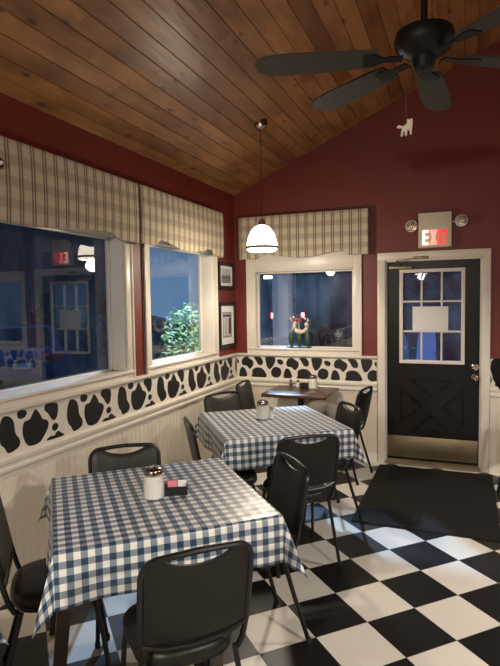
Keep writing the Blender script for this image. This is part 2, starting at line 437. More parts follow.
BMO = [[(-2.314, .987), (-2.296, 1.034), (-2.245, 1.056), (-2.212, 1.028), (-2.171, 1.006), (-2.168, .959), (-2.214, .905), (-2.247, .949), (-2.298, .95)],
 [(-2.347, .828), (-2.332, .907), (-2.31, .937), (-2.273, .925), (-2.243, .855), (-2.25, .828), (-2.308, .826)],
 [(-2.173, 1.053), (-2.087, 1.055), (-2.055, 1.009), (-2.06, .962), (-2.113, .959), (-2.137, 1.007)],
 [(-2.207, .828), (-2.182, .850), (-2.187, .908), (-2.138, .935), (-2.072, .931), (-2.032, .890), (-2.005, .826), (-2.107, .826)],
 [(-2.034, 1.048), (-2.015, 1.054), (-1.912, 1.055), (-1.912, 1.005), (-1.948, .938), (-1.985, .911), (-2.015, .95)],
 [(-1.966, .888), (-1.95, .927), (-1.909, .950), (-1.853, .931), (-1.842, .877), (-1.87, .833), (-1.919, .826), (-1.959, .85)],
 [(-1.898, 1.028), (-1.848, 1.030), (-1.815, 1.0), (-1.836, .966), (-1.884, .980)]]
def smooth_poly(p, it=2):
    for _ in range(it):
        q = []
        for i in range(len(p)):
            a, c = p[i], p[(i + 1) % len(p)]
            q += [(a[0]*.78 + c[0]*.22, a[1]*.78 + c[1]*.22), (a[0]*.22 + c[0]*.78, a[1]*.22 + c[1]*.78)]
        p = q
    return p
def cow_band(name, motif, period, q0, q1, mapf, label):
    m = MB()
    m.add([mapf(q, d, z) for q in (q0, q1) for d in (0, .008) for z in (.816, 1.062)], [(0, 1, 3, 2), (4, 6, 7, 5), (0, 4, 5, 1), (2, 3, 7, 6), (0, 2, 6, 4), (1, 5, 7, 3)])
    k0 = int(math.floor((q0 - 2.2)/period)) - 6 if mapf is mapL else -1
    for k in range(k0, k0 + 40):
        for poly in motif:
            p = smooth_poly(poly)
            qs = [x + k*period for x, z in p]
            if max(qs) < q0 + .005 or min(qs) > q1 - .005: continue
            p = [(min(max(x + k*period, q0 + .004), q1 - .004), z) for x, z in p]
            m.prism(p, lambda x, z: mapf(x, .0078, z), lambda x, z: mapf(x, .0088, z), 1)
    return struct(m.build(name, ['band_white', 'cow_black'], smooth=False), label)
cow_band('trim_10', LM, .5435, 0.0, YB - .008, mapL, 'black and white cow-spot border on left wall')
cow_band('trim_11', BMO, .5215, XL + .008, -.822, mapB, 'black and white cow-spot border under back window')
cow_band('trim_12', BMO, .5215, .224, XR, mapB, 'black and white cow-spot border right of door')

# ------------------------------------------------------------------ windows
def window(name, mp, q0, q1, z0, z1, rec, label, cw=.085, botz=1.085, head=None):
    head = head or cw
    w = thing(name, (0, 0, 0), 0, label, None, None, 'structure')
    def bx(m, a, c, d0, d1, e, g, ch=.004):
        p, q = mp(a, d0, e), mp(c, d1, g)
        m.cbox(min(p[0], q[0]), max(p[0], q[0]), min(p[1], q[1]), max(p[1], q[1]), e, g, ch)
    m = MB()
    bx(m, q0 - cw, q0, -.002, .018, botz, z1 + head); bx(m, q1, q1 + cw, -.002, .018, botz, z1 + head); bx(m, q0, q1, -.002, .018, z1, z1 + head)
    bx(m, q0 - cw, q0 - cw + .018, .0, .028, botz, z1 + head); bx(m, q1 + cw - .018, q1 + cw, .0, .028, botz, z1 + head)
    m.build('casing', 'white_trim', w)
    m = MB(); t = .012
    bx(m, q0 - .002, q0 + t, -rec - .03, .004, z0, z1, .002); bx(m, q1 - t, q1 + .002, -rec - .03, .004, z0, z1, .002)
    bx(m, q0, q1, -rec - .03, .004, z1 - t, z1 + .002, .002)
    m.build('jamb', 'white_trim', w)
    m = MB(); bx(m, q0 - cw*.98, q1 + cw*.98, -rec - .03, .030, z0 - .022, z0, .005); bx(m, q0 - cw*.9, q1 + cw*.9, -.001, .016, botz + .003, z0 - .02, .003)
    m.build('sill', 'white_trim', w)
    m = MB(); s = .018
    bx(m, q0 + t, q0 + t + s, -rec - .018, -rec + .012, z0, z1 - t, .002); bx(m, q1 - t - s, q1 - t, -rec - .018, -rec + .012, z0, z1 - t, .002)
    bx(m, q0 + t, q1 - t, -rec - .018, -rec + .012, z0, z0 + .014, .002); bx(m, q0 + t, q1 - t, -rec - .018, -rec + .012, z1 - t - s, z1 - t, .002)
    m.build('sash', 'white_trim', w)
    m = MB(); p, q = mp(q0 + t + .004, -rec - .004, 0), mp(q1 - t - .004, -rec, 0)
    m.add([mp(a, -rec, z) for a, z in ((q0 + t, z0), (q1 - t, z0), (q1 - t, z1 - t), (q0 + t, z1 - t))], [(0, 1, 2, 3)])
    m.build('glass_pane', 'window_glass', w, smooth=False, fix=False)
    return w
window('window_1', mapL, *W1, .125, 'large window beside the nearer gingham table, dark glass reflecting the room')
window('window_2', mapL, *W2, .125, 'tall window on left wall with lit bush outside')
window('window_3', mapB, *W3, .08, 'window on back wall left of the door', head=.19)

window('window_4', mapB, *W4, .08, 'window on back wall right of the door, outside the photo', head=.12)

# ------------------------------------------------------------------ valances
def valance(mp, q0, q1, depth, zt, zlow, zhigh, label):
    L = q1 - q0; n = 64; tab = .19
    def zb(u):
        e = min(u, L - u)
        if e < tab: return zlow + .006*sin(pi*e/tab)
        x = (e - tab)/(L/2 - tab)
        rise = min(1, x/.16); rise = rise*rise*(3 - 2*rise)
        dip = (1 - cos(pi*max(0, (x - .16)/.84)))/2
        return zlow + (zhigh - zlow)*rise - (zhigh - zlow)*1.1*dip
    m = MB(); uvs = []; us = [L*k/n for k in range(n + 1)]; rows = 6
    def addgrid(f, cols, rws):
        base = len(m.v)
        for i in range(cols + 1):
            for j in range(rws + 1):
                p, uvp = f(i, j); m.v.append(p); uvs.append(uvp)
        for i in range(cols):
            for j in range(rws):
                a = base + i*(rws + 1) + j; m.f.append((a, a + 1, a + rws + 2, a + rws + 1)); m.mi.append(0)
    def front(d):
        def fn(i, j):
            u = us[i]; z = zb(u) + (zt - zb(u))*j/rows
            puff = .006*sin(pi*j/rows)
            return mp(q0 + u, d + (puff if d == depth else 0), z), (u, z)
        return fn
    addgrid(front(depth), n, rows); addgrid(front(depth - .012), n, rows)
    for uu_ in (0, L):      # end returns
        addgrid(lambda i, j, uu_=uu_: (mp(q0 + uu_, .003 + (depth - .003)*i, zlow + (zt - zlow)*j/rows), (uu_ + (depth*(1 - i)) + .02, zlow + (zt - zlow)*j/rows)), 1, rows)
    addgrid(lambda i, j: (mp(q0 + us[i], .003 + (depth - .003)*j, zt), (us[i], zt + depth*j)), n, 1)   # top
    addgrid(lambda i, j: (mp(q0 + us[i], depth - .012*(1 - j), zb(us[i])), (us[i], zb(us[i]))), n, 1)    # hem
    o = m.build('valance', 'valance_plaid', uv=uvs, fix=False, angle=50)
    return tag(o, label, 'valance')
valance(mapL, 1.10, 3.462, .10, 2.551, 2.105, 2.150, 'tan plaid valance over the large left window beside nearer gingham table')
valance(mapL, 3.502, 4.985, .10, 2.553, 2.110, 2.165, 'tan plaid valance over the narrower left window with lit bush outside')
valance(mapB, -2.285, -.895, .095, 2.563, 2.112, 2.158, 'tan plaid valance over the back wall window behind pendant lamp')

# ------------------------------------------------------------------ picture frames
def picture(yc, zc, w, h, label, kind):
    t = thing('picture_frame', (XL, yc, zc), 0, label, 'picture')
    m = MB(); fw = .038
    for (a, c, e, g) in ((-w/2, w/2, h/2 - fw, h/2), (-w/2, w/2, -h/2, -h/2 + fw), (-w/2, -w/2 + fw, -h/2 + fw, h/2 - fw), (w/2 - fw, w/2, -h/2 + fw, h/2 - fw)):
        m.cbox(.002, .026, a, c, e, g, .003)
    m.build('frame', 'frame_black', t)
    m = MB().box(.002, .010, -w/2 + fw - .002, w/2 - fw + .002, -h/2 + fw - .002, h/2 - fw + .002); m.build('mat_board', 'paper', t, smooth=False)
    def patch(m, a, c, e, g, d, mi): m.box(.0098, d, a, c, e, g, mi)
    m = MB()
    if kind == 0:
        patch(m, -.115, .115, -.075, .075, .0106, 0); patch(m, -.115, .115, -.075, -.005, .0109, 1)
        for k in range(9): patch(m, -.11 + k*.025, -.095 + k*.025, -.02, -.001 + .012*((k*7) % 3), .0112, 2)
    else:
        patch(m, -.115, .115, -.135, .135, .0106, 1); patch(m, -.10, .10, -.12, .12, .0109, 0)
        patch(m, .035, .095, -.10, .075, .0112, 2); patch(m, -.06, -.015, -.12, .05, .0112, 3)
        m.prism([(-.0375 + .022*cos(a*pi/6), .072 + .026*sin(a*pi/6)) for a in range(12)], lambda y, z: (.0105, y, z), lambda y, z: (.0114, y, z), 3)
        patch(m, -.1, .1, .085, .11, .0111, 2)
    m.build('photograph', ['photo_light', 'photo_mid', 'photo_dark', 'photo_figure'], t, smooth=False)
picture(5.235, 1.935, .40, .285, 'small black framed landscape photo, upper of two beside the corner', 0)
picture(5.245, 1.415, .42, .49, 'larger black framed photo with figures, lower of two beside the corner', 1)

# ------------------------------------------------------------------ door
d = thing('door_1', (0, YB, 0), 0, 'black nine-light exit door with crossbuck panel', None, None, 'structure')
m = MB(); cw = .072
m.cbox(DX0 - cw, DX0 + .004, -.024, .01, 0, DZ + cw, .005); m.cbox(DX1 - .004, DX1 + cw, -.024, .01, 0, DZ + cw, .005); m.cbox(DX0 - cw, DX1 + cw, -.0245, .01, DZ - .004, DZ + cw, .005)
m.cbox(DX0 + .003, DX0 + .018, .0, .13, 0, DZ, .002); m.cbox(DX1 - .018, DX1 - .003, .0, .13, 0, DZ, .002); m.cbox(DX0, DX1, .0, .13, DZ - .018, DZ - .003, .002)
m.build('door_frame', 'white_trim', d)
LX0, LX1, LZ0, LZ1 = -.607, .000, 1.022, 1.953
dy0, dy1 = .028, .07                # slab front/back, recessed a little
sx0, sx1 = DX0 + .018, DX1 - .018
m = MB()
m.box(sx0, LX0 + .03, dy0, dy1, .045, DZ - .02); m.box(LX1 - .03, sx1, dy0, dy1, .045, DZ - .02)
m.box(LX0 + .03, LX1 - .03, dy0, dy1, .045, LZ0 + .03); m.box(LX0 + .03, LX1 - .03, dy0, dy1, LZ1 - .03, DZ - .02)
m.build('door_slab', 'door_black', d, smooth=False)
# crossbuck: four triangular raised panels between the arms of the X
m = MB(); cx0, cx1, cz0, cz1 = -.60, -.005, .335, .865
cxm, czm = (cx0 + cx1)/2, (cz0 + cz1)/2; g = .062
def tri(pts):
    c = (sum(p[0] for p in pts)/3, sum(p[1] for p in pts)/3)
    ins = lambda k, p: (p[0] + (c[0] - p[0])*k, p[1] + (c[1] - p[1])*k)
    lv = [(0, dy0 + .001), (.06, dy0 - .013), (.16, dy0 - .013), (.24, dy0 - .004), (.34, dy0 - .004)]
    base = len(m.v)
    for k, y in lv:
        for p in pts: q = ins(k, p); m.v.append((q[0], y, q[1]))
    for i in range(len(lv) - 1):
        for j in range(3): m.f.append((base + 3*i + j, base + 3*i + (j + 1) % 3, base + 3*i + 3 + (j + 1) % 3, base + 3*i + 3 + j)); m.mi.append(0)
    m.f.append((base + 12, base + 13, base + 14)); m.mi.append(0)
gz, gx = g*1.25, g*1.35
tri([(cx0 + gx, cz1), (cx1 - gx, cz1), (cxm, czm + gz)]); tri([(cx0 + gx, cz0), (cx1 - gx, cz0), (cxm, czm - gz)])
tri([(cx0, cz0 + gz), (cx0, cz1 - gz), (cxm - gx, czm)]); tri([(cx1, cz0 + gz), (cx1, cz1 - gz), (cxm + gx, czm)])
m.build('crossbuck_panel', 'door_black', d, smooth=False)
m = MB(); fw = .034; ya, yb = .012, .030
m.cbox(LX0, LX1, ya - .001, yb, LZ0, LZ0 + fw, .003); m.cbox(LX0, LX1, ya - .001, yb, LZ1 - fw, LZ1, .003)
m.cbox(LX0, LX0 + fw, ya, yb, LZ0 + fw - .005, LZ1 - fw + .005, .002); m.cbox(LX1 - fw, LX1, ya, yb, LZ0 + fw - .005, LZ1 - fw + .005, .002)
for k in (1, 2):
    x = LX0 + fw*.7 + (LX1 - LX0 - 1.4*fw)*k/3; m.cbox(x - .0085, x + .0085, ya + .004, yb + .02, LZ0 + .01, LZ1 - .01, .003)
    z = LZ0 + fw*.7 + (LZ1 - LZ0 - 1.4*fw)*k/3; m.cbox(LX0 + .01, LX1 - .01, ya + .005, yb + .02, z - .0085, z + .0085, .003)
m.build('lite_frame', 'white_trim', d)
m = MB(); m.add([(LX0 + .01, .045, LZ0 + .01), (LX1 - .01, .045, LZ0 + .01), (LX1 - .01, .045, LZ1 - .01), (LX0 + .01, .045, LZ1 - .01)], [(0, 1, 2, 3)])
m.build('glass_pane', 'window_glass', d, smooth=False, fix=False)
m = MB().cbox(-.737, .122, dy0 - .004, dy0 + .001, .068, .285, .001); m.build('kick_plate', 'steel', d)
m = MB()
for (x, z, r) in ((.091, 1.002, .026), (.088, .902, .030)):
    pass
def knob(name, x, z, prof, mat):
    m = MB(); m.lathe(prof, 20); o = m.build(name, mat, d); o.location = (x, dy0, z); o.rotation_euler = (pi/2, 0, 0); return o
knob('deadbolt', .093, 1.002, [(.001, 0), (.032, 0), (.032, .008), (.022, .014), (.020, .024), (.001, .026)], 'chrome')
knob('door_knob', .090, .900, [(.001, 0), (.033, 0), (.033, .006), (.014, .012), (.012, .030), (.026, .040), (.030, .052), (.026, .064), (.012, .070), (.001, .071)], 'chrome')
cl = MB().cbox(-.70, -.48, -.042, dy0, 1.955, 1.985, .006).build('door_closer', 'steel', d)
m = MB(); m.bar((-.60, -.030, 1.99), (-.62, -.075, 2.035), .02, .008); m.bar((-.62, -.075, 2.035), (-.44, -.030, 2.06), .02, .008); m.cbox(-.47, -.33, -.034, -.020, 2.045, 2.075, .003)
m.build('closer_arm', 'steel', cl)
m = MB().box(DX0, DX1, -.03, .14, 0, .028); m.add([(DX0, -.03, .028), (DX1, -.03, .028), (DX1, .03, .044), (DX0, .03, .044), (DX0, .14, .044), (DX1, .14, .044)], [(0, 1, 2, 3), (3, 2, 5, 4)])
m.build('threshold', 'threshold', d, smooth=False)
tag(MB().cbox(-.480, -.150, YB + .007, YB + .009, 1.35, 1.585, .0005).build('paper_notice', 'paper'), 'blank white paper notice taped over the door glass', 'notice')

# EXIT sign with emergency lamp heads
s = thing('exit_sign', (-.272, YB, 2.315), 0, 'lit red EXIT sign with two round lamp heads above the door', 'exit sign')
MB().cbox(-.15, .15, -.075, 0, -.165, .165, .008).build('housing', 'sign_housing', s)
def letters():
    y0, y1 = -.0785, -.0745; z0, z1 = -.14, -.002; st = .023
    out = []
    m = MB(); x = -.112; m.box(x, x + st, y0, y1, z0, z1)
    for z in (z0, (z0 + z1)/2 - st/2, z1 - st): m.box(x + st, x + .055, y0, y1, z, z + st)
    out.append((m, 'exit_hot'))
    m = MB(); xa, xb = -.045, .022
    for (p, q) in (((xa, z0), (xb, z1)), ((xa, z1), (xb, z0))):
        if p[1] == z0: m.prism([(p[0], p[1]), (p[0] + st*1.2, p[1]), (q[0], q[1]), (q[0] - st*1.2, q[1])], lambda a, c: (a, y0, c), lambda a, c: (a, y1, c))
        else: m.prism([(p[0], p[1]), (q[0] - st*1.2, q[1]), (q[0], q[1]), (p[0] + st*1.2, p[1])], lambda a, c: (a, y0 - .0004, c), lambda a, c: (a, y1, c))
    out.append((m, 'exit_warm'))
    out.append((MB().box(.034, .034 + st, y0, y1, z0, z1), 'exit_red'))
    m = MB().box(.078, .078 + st, y0, y1, z0, z1); m.box(.060, .113, y0, y1, z1 - st, z1); out.append((m, 'exit_red'))
    for mm, mat in out: mm.build('letter', mat, s, smooth=False)
letters()
for sx, zz in ((-.212, .045), (.235, .068)):
    o = MB().lathe([(.001, -.05), (.03, -.05), (.052, -.02), (.056, .0), (.056, .012), (.050, .014), (.001, .017)], 24).build('lamp_head', 'sign_housing', s)
    o.location = (sx, -.075, zz); o.rotation_euler = (pi/2, 0, 0)
    MB().lathe([(.050, .012), (.040, .026), (.02, .033), (.001, .035)], 24).build('lens', 'lamp_glass', o)
    MB().tube([(0, 0, -.03), (-sx*.3 + (.02 if sx < 0 else -.02), 0, -.03)], .008, 8).build('bracket', 'sign_housing', o)

# ------------------------------------------------------------------ floor mat
m = MB().cbox(-.77, .235, 3.93, 5.40, .0005, .010, .004); m.cbox(-.785, .25, 3.915, 5.415, .0003, .004, .001)
tag(m.build('door_mat', 'mat_rubber'), 'black entrance mat lying in front of the exit door', 'mat')

# ------------------------------------------------------------------ chairs
def make_chair(label, pad='black_vinyl'):
    t = thing('dining_chair', (0, 0, 0), 0, label, 'chair', None)
    yb = lambda z: -.185 - (z - .44)*.20
    hw = .206
    # back frame: uprights and rounded top in one bent tube, plus lower cross bar
    pts = [(-.185, -.165, .425), (-.196, -.185, .47), (-hw + .002, yb(.56), .56), (-hw, yb(.68), .68), (-hw, yb(.785), .785)]
    for a, z in arc(-hw + .062, .798, .062, 180, 95, 6): pts.append((a, yb(z), z))
    for a, z in [(-.06, .865), (0, .867), (.06, .865)]: pts.append((a, yb(z) - .004, z))
    for a, z in arc(hw - .062, .798, .062, 85, 0, 6): pts.append((a, yb(z), z))
    pts += [(hw, yb(.68), .68), (hw - .002, yb(.56), .56), (.196, -.185, .47), (.185, -.165, .425)]
    m = MB().tube(pts, .0115, 10)
    m.tube([(-hw + .004, yb(.545), .545), (-.12, yb(.52) - .006, .515), (0, yb(.51) - .010, .507), (.12, yb(.52) - .006, .515), (hw - .004, yb(.545), .545)], .010, 8)
    m.build('back_frame', 'black_metal', t)
    # padded panel with dipped top edge (hand slot) and arched lower edge
    m = MB(); nu, nv = 20, 14; H = hw - .012
    def lim(x):
        e = abs(x)/H
        top = .858 - (.062 - sqrt(max(0, .062**2 - max(0, abs(x) - (hw - .062))**2)))*.95
        top -= .038*max(0, 1 - (e/.68)**2)**.8 if e < .68 else 0
        bot = .555 - .02*(1 - e*e)
        return bot, top
    for side in (1, -1):
        base = len(m.v)
        for i in range(nu + 1):
            x = H*(-1 + 2*i/nu); b_, t_ = lim(x)
            for j in range(nv + 1):
                v = j/nv; z = b_ + (t_ - b_)*v
                edge = min(1, min(v, 1 - v)*6)*min(1, min(i, nu - i)/2.0)
                y = yb(z) - .010*(1 - (x/H)**2) + side*(.006 + (.012 if side > 0 else .004)*sqrt(edge))
                m.v.append((x, y, z))
        for i in range(nu):
            for j in range(nv):
                a = base + i*(nv + 1) + j; m.f.append((a, a + nv + 1, a + nv + 2, a + 1) if side > 0 else (a, a + 1, a + nv + 2, a + nv + 1)); m.mi.append(0)
    nn = (nu + 1)*(nv + 1)
    for i in range(nu):
        for j in (0, nv):
            a, c = i*(nv + 1) + j, (i + 1)*(nv + 1) + j; m.f.append((a, c, c + nn, a + nn)); m.mi.append(0)
    for j in range(nv):
        for i in (0, nu):
            a = i*(nv + 1) + j; m.f.append((a, a + 1, a + 1 + nn, a + nn)); m.mi.append(0)
    m.build('backrest', pad, t, angle=60)
    # seat cushion: rounded outline, domed top
    m = MB(); N = 40
    def outl(k, sc):
        a = 2*pi*k/N; c, s_ = cos(a), sin(a); n = 3.2
        x = .205*sc*(abs(c)**(2/n))*(1 if c > 0 else -1); y = .205*sc*(abs(s_)**(2/n))*(1 if s_ > 0 else -1)
        x *= 1 + .08*y/.2; return x, y + .01
    lv = [(.90, .428), (.99, .433), (1.0, .445), (1.0, .462), (.965, .476), (.86, .484), (.6, .489), (.3, .491)]
    for sc, z in lv:
        for k in range(N): x, y = outl(k, sc); m.v.append((x, y, z))
    for i in range(len(lv) - 1):
        for k in range(N): m.f.append((i*N + k, i*N + (k + 1) % N, (i + 1)*N + (k + 1) % N, (i + 1)*N + k)); m.mi.append(0)
    m.f.append(tuple(range(N - 1, -1, -1))); m.mi.append(0); m.f.append(tuple((len(lv) - 1)*N + k for k in range(N))); m.mi.append(0)
    m.build('seat', pad, t, angle=60)
    # seat frame ring
    ring = []
    for k in range(28):
        a = 2*pi*k/28; c, s_ = cos(a), sin(a)
        ring.append((.185*abs(c)**.6*(1 if c > 0 else -1), .01 + .18*abs(s_)**.6*(1 if s_ > 0 else -1), .418))
    MB().tube(ring, .011, 8, closed=True).build('seat_frame', 'black_metal', t)
    for sx in (-1, 1):
        l = MB().tube([(sx*.182, .160, .418), (sx*.190, .185, .30), (sx*.205, .225, .012)], .0115, 10).build('leg', 'black_metal', t)
        MB().lathe([(.014, 0), (.015, .018), (.012, .03)], 12, (sx*.205, .226, 0)).build('foot_cap', 'black_plastic', l)
        l = MB().tube([(sx*.182, -.140, .418), (sx*.195, -.185, .25), (sx*.215, -.255, .012)], .0115, 10).build('leg', 'black_metal', t)
        MB().lathe([(.014, 0), (.015, .018), (.012, .03)], 12, (sx*.215, -.256, 0)).build('foot_cap', 'black_plastic', l)
    return t
TOPB = .285       # back-top distance behind seat centre
def face(fx, fy): return atan2(-fx, fy)
CH = [  # back-top x, y, facing x, y, label, pad
 (-1.812, 2.548, .64, -.77, 'black chair behind nearer gingham table, its back against the left wall', 'grey'),
 (-.795, 2.60, -.74, -.67, 'black chair at right side of nearer gingham table, before the far table', 'black'),
 (-.785, 1.505, -.715, .70, 'black chair in the foreground with its back to the viewer', 'black'),
 (-1.888, 1.635, .76, .65, 'black chair at left edge of photo, its round seat beside tablecloth corner', 'black'),
 (-2.03, 4.32, .86, -.51, 'black chair behind far gingham table with its back to left wall', 'grey'),
 (-2.11, 4.97, 1.0, .03, 'black chair in the room corner facing the small wooden table', 'grey'),
 (-.815, 4.93, -.986, .164, 'black chair right of the small wooden table, near door frame', 'black'),
 (-.80, 4.13, -.79, -.61, 'black chair at right side of far gingham table, beside door mat', 'black'),
 (-1.78, 3.20, .80, .60, 'black chair seen edge-on between far gingham table and left wall', 'grey'),
 (-.845, 3.05, -.58, .81, 'black chair with handle slot, its back to viewer at far gingham table', 'black'),
]
protos = {}
for (tx, ty, fx, fy, lab, pad) in CH:
    L = sqrt(fx*fx + fy*fy); fx, fy = fx/L, fy/L
    loc = (tx + fx*TOPB, ty + fy*TOPB, 0)
    if pad not in protos:
        protos[pad] = make_chair(lab, pad + '_vinyl'); protos[pad].location = loc; protos[pad].rotation_euler = (0, 0, face(fx, fy))
    else: dup(protos[pad], loc, face(fx, fy), lab)
for o in [o for o in COL.objects if o.name.startswith('dining_chair') and o.parent is None]: o.scale = (.93, .96, .98)
for p in protos.values(): p['group'] = 'dining chairs around the tables'
for o in COL.objects:
    if o.name.startswith('dining_chair') and o.parent is None: o['group'] = 'dining chairs around the tables'

# tall stool cut by the right edge
st = thing('bar_stool', (.545, 4.95, 0), radians(-50), 'tall black upholstered stool cut off by right edge, beside the door', 'stool')
m = MB()
for k in range(2):
    sgn = 1 if k else -1
    base = len(m.v)
    for i in range(13):
        u = -1 + 2*i/12
        for j in range(9):
            v = j/8; hw_ = .10 + .10*min(1, v*1.6); z = .80 + .37*v - (.10*(abs(u)**4))*v
            m.v.append((u*hw_, -.20 - .08*v - .03*(1 - u*u) + sgn*.022*(1 - abs(u)**6), z))
    for i in range(12):
        for j in range(8): a = base + i*9 + j; m.f.append((a, a + 9, a + 10, a + 1) if k else (a, a + 1, a + 10, a + 9)); m.mi.append(0)
for i in range(12):
    for j in (0, 8): a, c = i*9 + j, (i + 1)*9 + j; m.f.append((a, c, c + 117, a + 117)); m.mi.append(0)
for j in range(8):
    for i in (0, 12): a = i*9 + j; m.f.append((a, a + 1, a + 118, a + 117)); m.mi.append(0)
m.build('backrest', 'black_vinyl', st, angle=60)
MB().lathe([(.001, .66), (.17, .66), (.19, .675), (.19, .70), (.17, .72), (.001, .728)], 32).build('seat', 'black_vinyl', st)
for sx in (-1, 1): MB().tube([(sx*.10, -.12, .66), (sx*.10, -.19, .74), (sx*.09, -.215, .9)], .010, 8).build('back_support', 'black_metal', st)
for sx in (-1, 1):
    for sy in (-1, 1): MB().tube([(sx*.12, sy*.12, .66), (sx*.19, sy*.19, 0)], .013, 10).build('leg', 'black_metal', st)
MB().tube([(.168*cos(2*pi*k/24)*1.25, .168*sin(2*pi*k/24)*1.25, .25) for k in range(24)], .009, 8, closed=True).build('foot_ring', 'black_metal', st)

# ------------------------------------------------------------------ tables with gingham cloths
TT = .742
def table(x, y, ang, label, h=.455, pedestal=False):
    t = thing('dining_table', (x, y, 0), ang, label, 'table', 'tables under gingham cloths')
    MB().cbox(-h, h, -h, h, TT - .03, TT, .006).build('tabletop', 'brown_leg', t)
    m = MB()
    for (a, b_, c, e) in ((-h + .06, h - .06, -h + .05, -h + .07), (-h + .06, h - .06, h - .07, h - .05), (-h + .05, -h + .07, -h + .06, h - .06), (h - .07, h - .05, -h + .06, h - .06)): m.box(a, b_, c, e, TT - .10, TT - .03)
    m.build('apron', 'brown_leg', t, smooth=False)
    if pedestal:
        MB().lathe([(.03, .03), (.034, .05), (.034, TT - .05), (.07, TT - .03)], 20).build('pedestal', 'black_metal', t)
        MB().lathe([(.135, 0), (.135, .012), (.05, .03), (.001, .034)], 28).build('base', 'black_metal', t)
        return t
    for sx in (-1, 1):
        for sy in (-1, 1):
            MB().bar((-h + .055 if sx < 0 else .20, sy*.30, TT - .03), (-h - .02 if sx < 0 else .20, sy*.30, 0.0), .055, .055, w2=.048).build('leg', 'brown_leg', t, smooth=False)
    return t
def cloth(x, y, ang, label, h=.458, hang=.205, seed=1, flare=.05, cor=.40):
    rnd = random.Random(seed); ph = [rnd.uniform(0, 6.28) for _ in range(8)]
    C = h + hang; n = 132; m = MB(); uvs = []; z0 = TT + .004; e = .010
    def P(s, t):
        sx, sy = (1 if s >= 0 else -1), (1 if t >= 0 else -1); a, b_ = abs(s) - h, abs(t) - h
        if a <= 0 and b_ <= 0: return (s, t, z0 + .0012*sin(9*s + ph[0])*sin(8*t + ph[1]))
        if a > 0 and b_ <= 0:
            w = .010*sin(11*t + ph[2 + (sx > 0)]) + .006*sin(23*t + ph[4])
            k = min(1, a/.05); off = flare*a + w*(a/hang)*1.2 + e*(1 - (1 - k)**2)*.6
            return (sx*(h + off), t, z0 - sqrt(max(0, a*a - (off*.7)**2)) + .003)
        if b_ > 0 and a <= 0:
            w = .010*sin(11*s + ph[5 + (sy > 0)]) + .006*sin(23*s + ph[7])
            k = min(1, b_/.05); off = flare*b_ + w*(b_/hang)*1.2 + e*(1 - (1 - k)**2)*.6
            return (s, sy*(h + off), z0 - sqrt(max(0, b_*b_ - (off*.7)**2)) + .003)
        r = sqrt(a*a + b_*b_); th = atan2(b_, a); q = sin(2*th)
        k = min(1, r/.05)
        rho = r*(flare*(1 - q) + cor*q**1.6 - .05*sin(4*th)**2) + e*(1 - (1 - k)**2)*.6*(1 - q)
        # pull the cloth towards the diagonal so it falls as one fold
        th2 = pi/4 + (th - pi/4)*(.55 + .45*(1 - q))
        wx = .010*sin(11*sy*h + ph[2 + (sx > 0)]) + .006*sin(23*sy*h + ph[4]); wy = .010*sin(11*sx*h + ph[5 + (sy > 0)]) + .006*sin(23*sx*h + ph[7])
        ox = rho*cos(th2) + wx*(a/hang)*1.2*(1 - q); oy = rho*sin(th2) + wy*(b_/hang)*1.2*(1 - q)
        return (sx*(h + ox), sy*(h + oy), z0 - sqrt(max(0, r*r - min(rho, r)**2)) + .003)
    for i in range(n + 1):
        for j in range(n + 1):
            s, t = -C + 2*C*i/n, -C + 2*C*j/n; m.v.append(P(s, t)); uvs.append((s + 2.6, t + 2.6))
    for i in range(n):
        for j in range(n): a = i*(n + 1) + j; m.f.append((a, a + n + 1, a + n + 2, a + 1)); m.mi.append(0)
    o = m.build('tablecloth', 'gingham', uv=uvs, fix=False, angle=75)
    o.location = (x, y, 0); o.rotation_euler = (0, 0, ang)
    md = o.modifiers.new('thickness', 'SOLIDIFY'); md.thickness = .0016; md.offset = 1
    return tag(o, label, 'tablecloth', 'blue gingham tablecloths')
T1 = (-1.365, 2.155, radians(42.3)); T2 = (-1.378, 3.826, radians(37.5)); T0 = (-1.47, .58, radians(44))
table(*T1, 'table under the nearer gingham cloth, its near left leg showing'); cloth(*T1, 'blue and white gingham cloth on the nearer table', seed=3)
table(*T2, 'table under the farther gingham cloth beneath the pendant lamp', pedestal=True); cloth(*T2, 'blue and white gingham cloth on the farther table beneath pendant lamp', seed=5, h=.462)
table(*T0, 'table at bottom left corner of photo under gingham cloth tip', pedestal=True); cloth(*T0, 'gingham cloth showing only a corner tip at bottom left of photo', seed=8)

# small wooden pedestal table
t = thing('side_table', (-1.53, 5.165, 0), 0, 'small dark wooden pedestal table against the back wall under window', 'table')
MB().cbox(-.325, .325, -.28, .28, .722, .758, .006).build('tabletop', 'table_wood', t)
MB().lathe([(.03, .03), (.034, .05), (.034, .70), (.06, .715), (.06, .722)], 20).build('pedestal', 'black_metal', t)
m = MB()
for k in range(4): a = pi/4 + k*pi/2; m.bar((0, 0, .035), (.30*cos(a), .30*sin(a), .018), .06, .03, w2=.045)
m.build('base', 'black_metal', t, smooth=False)

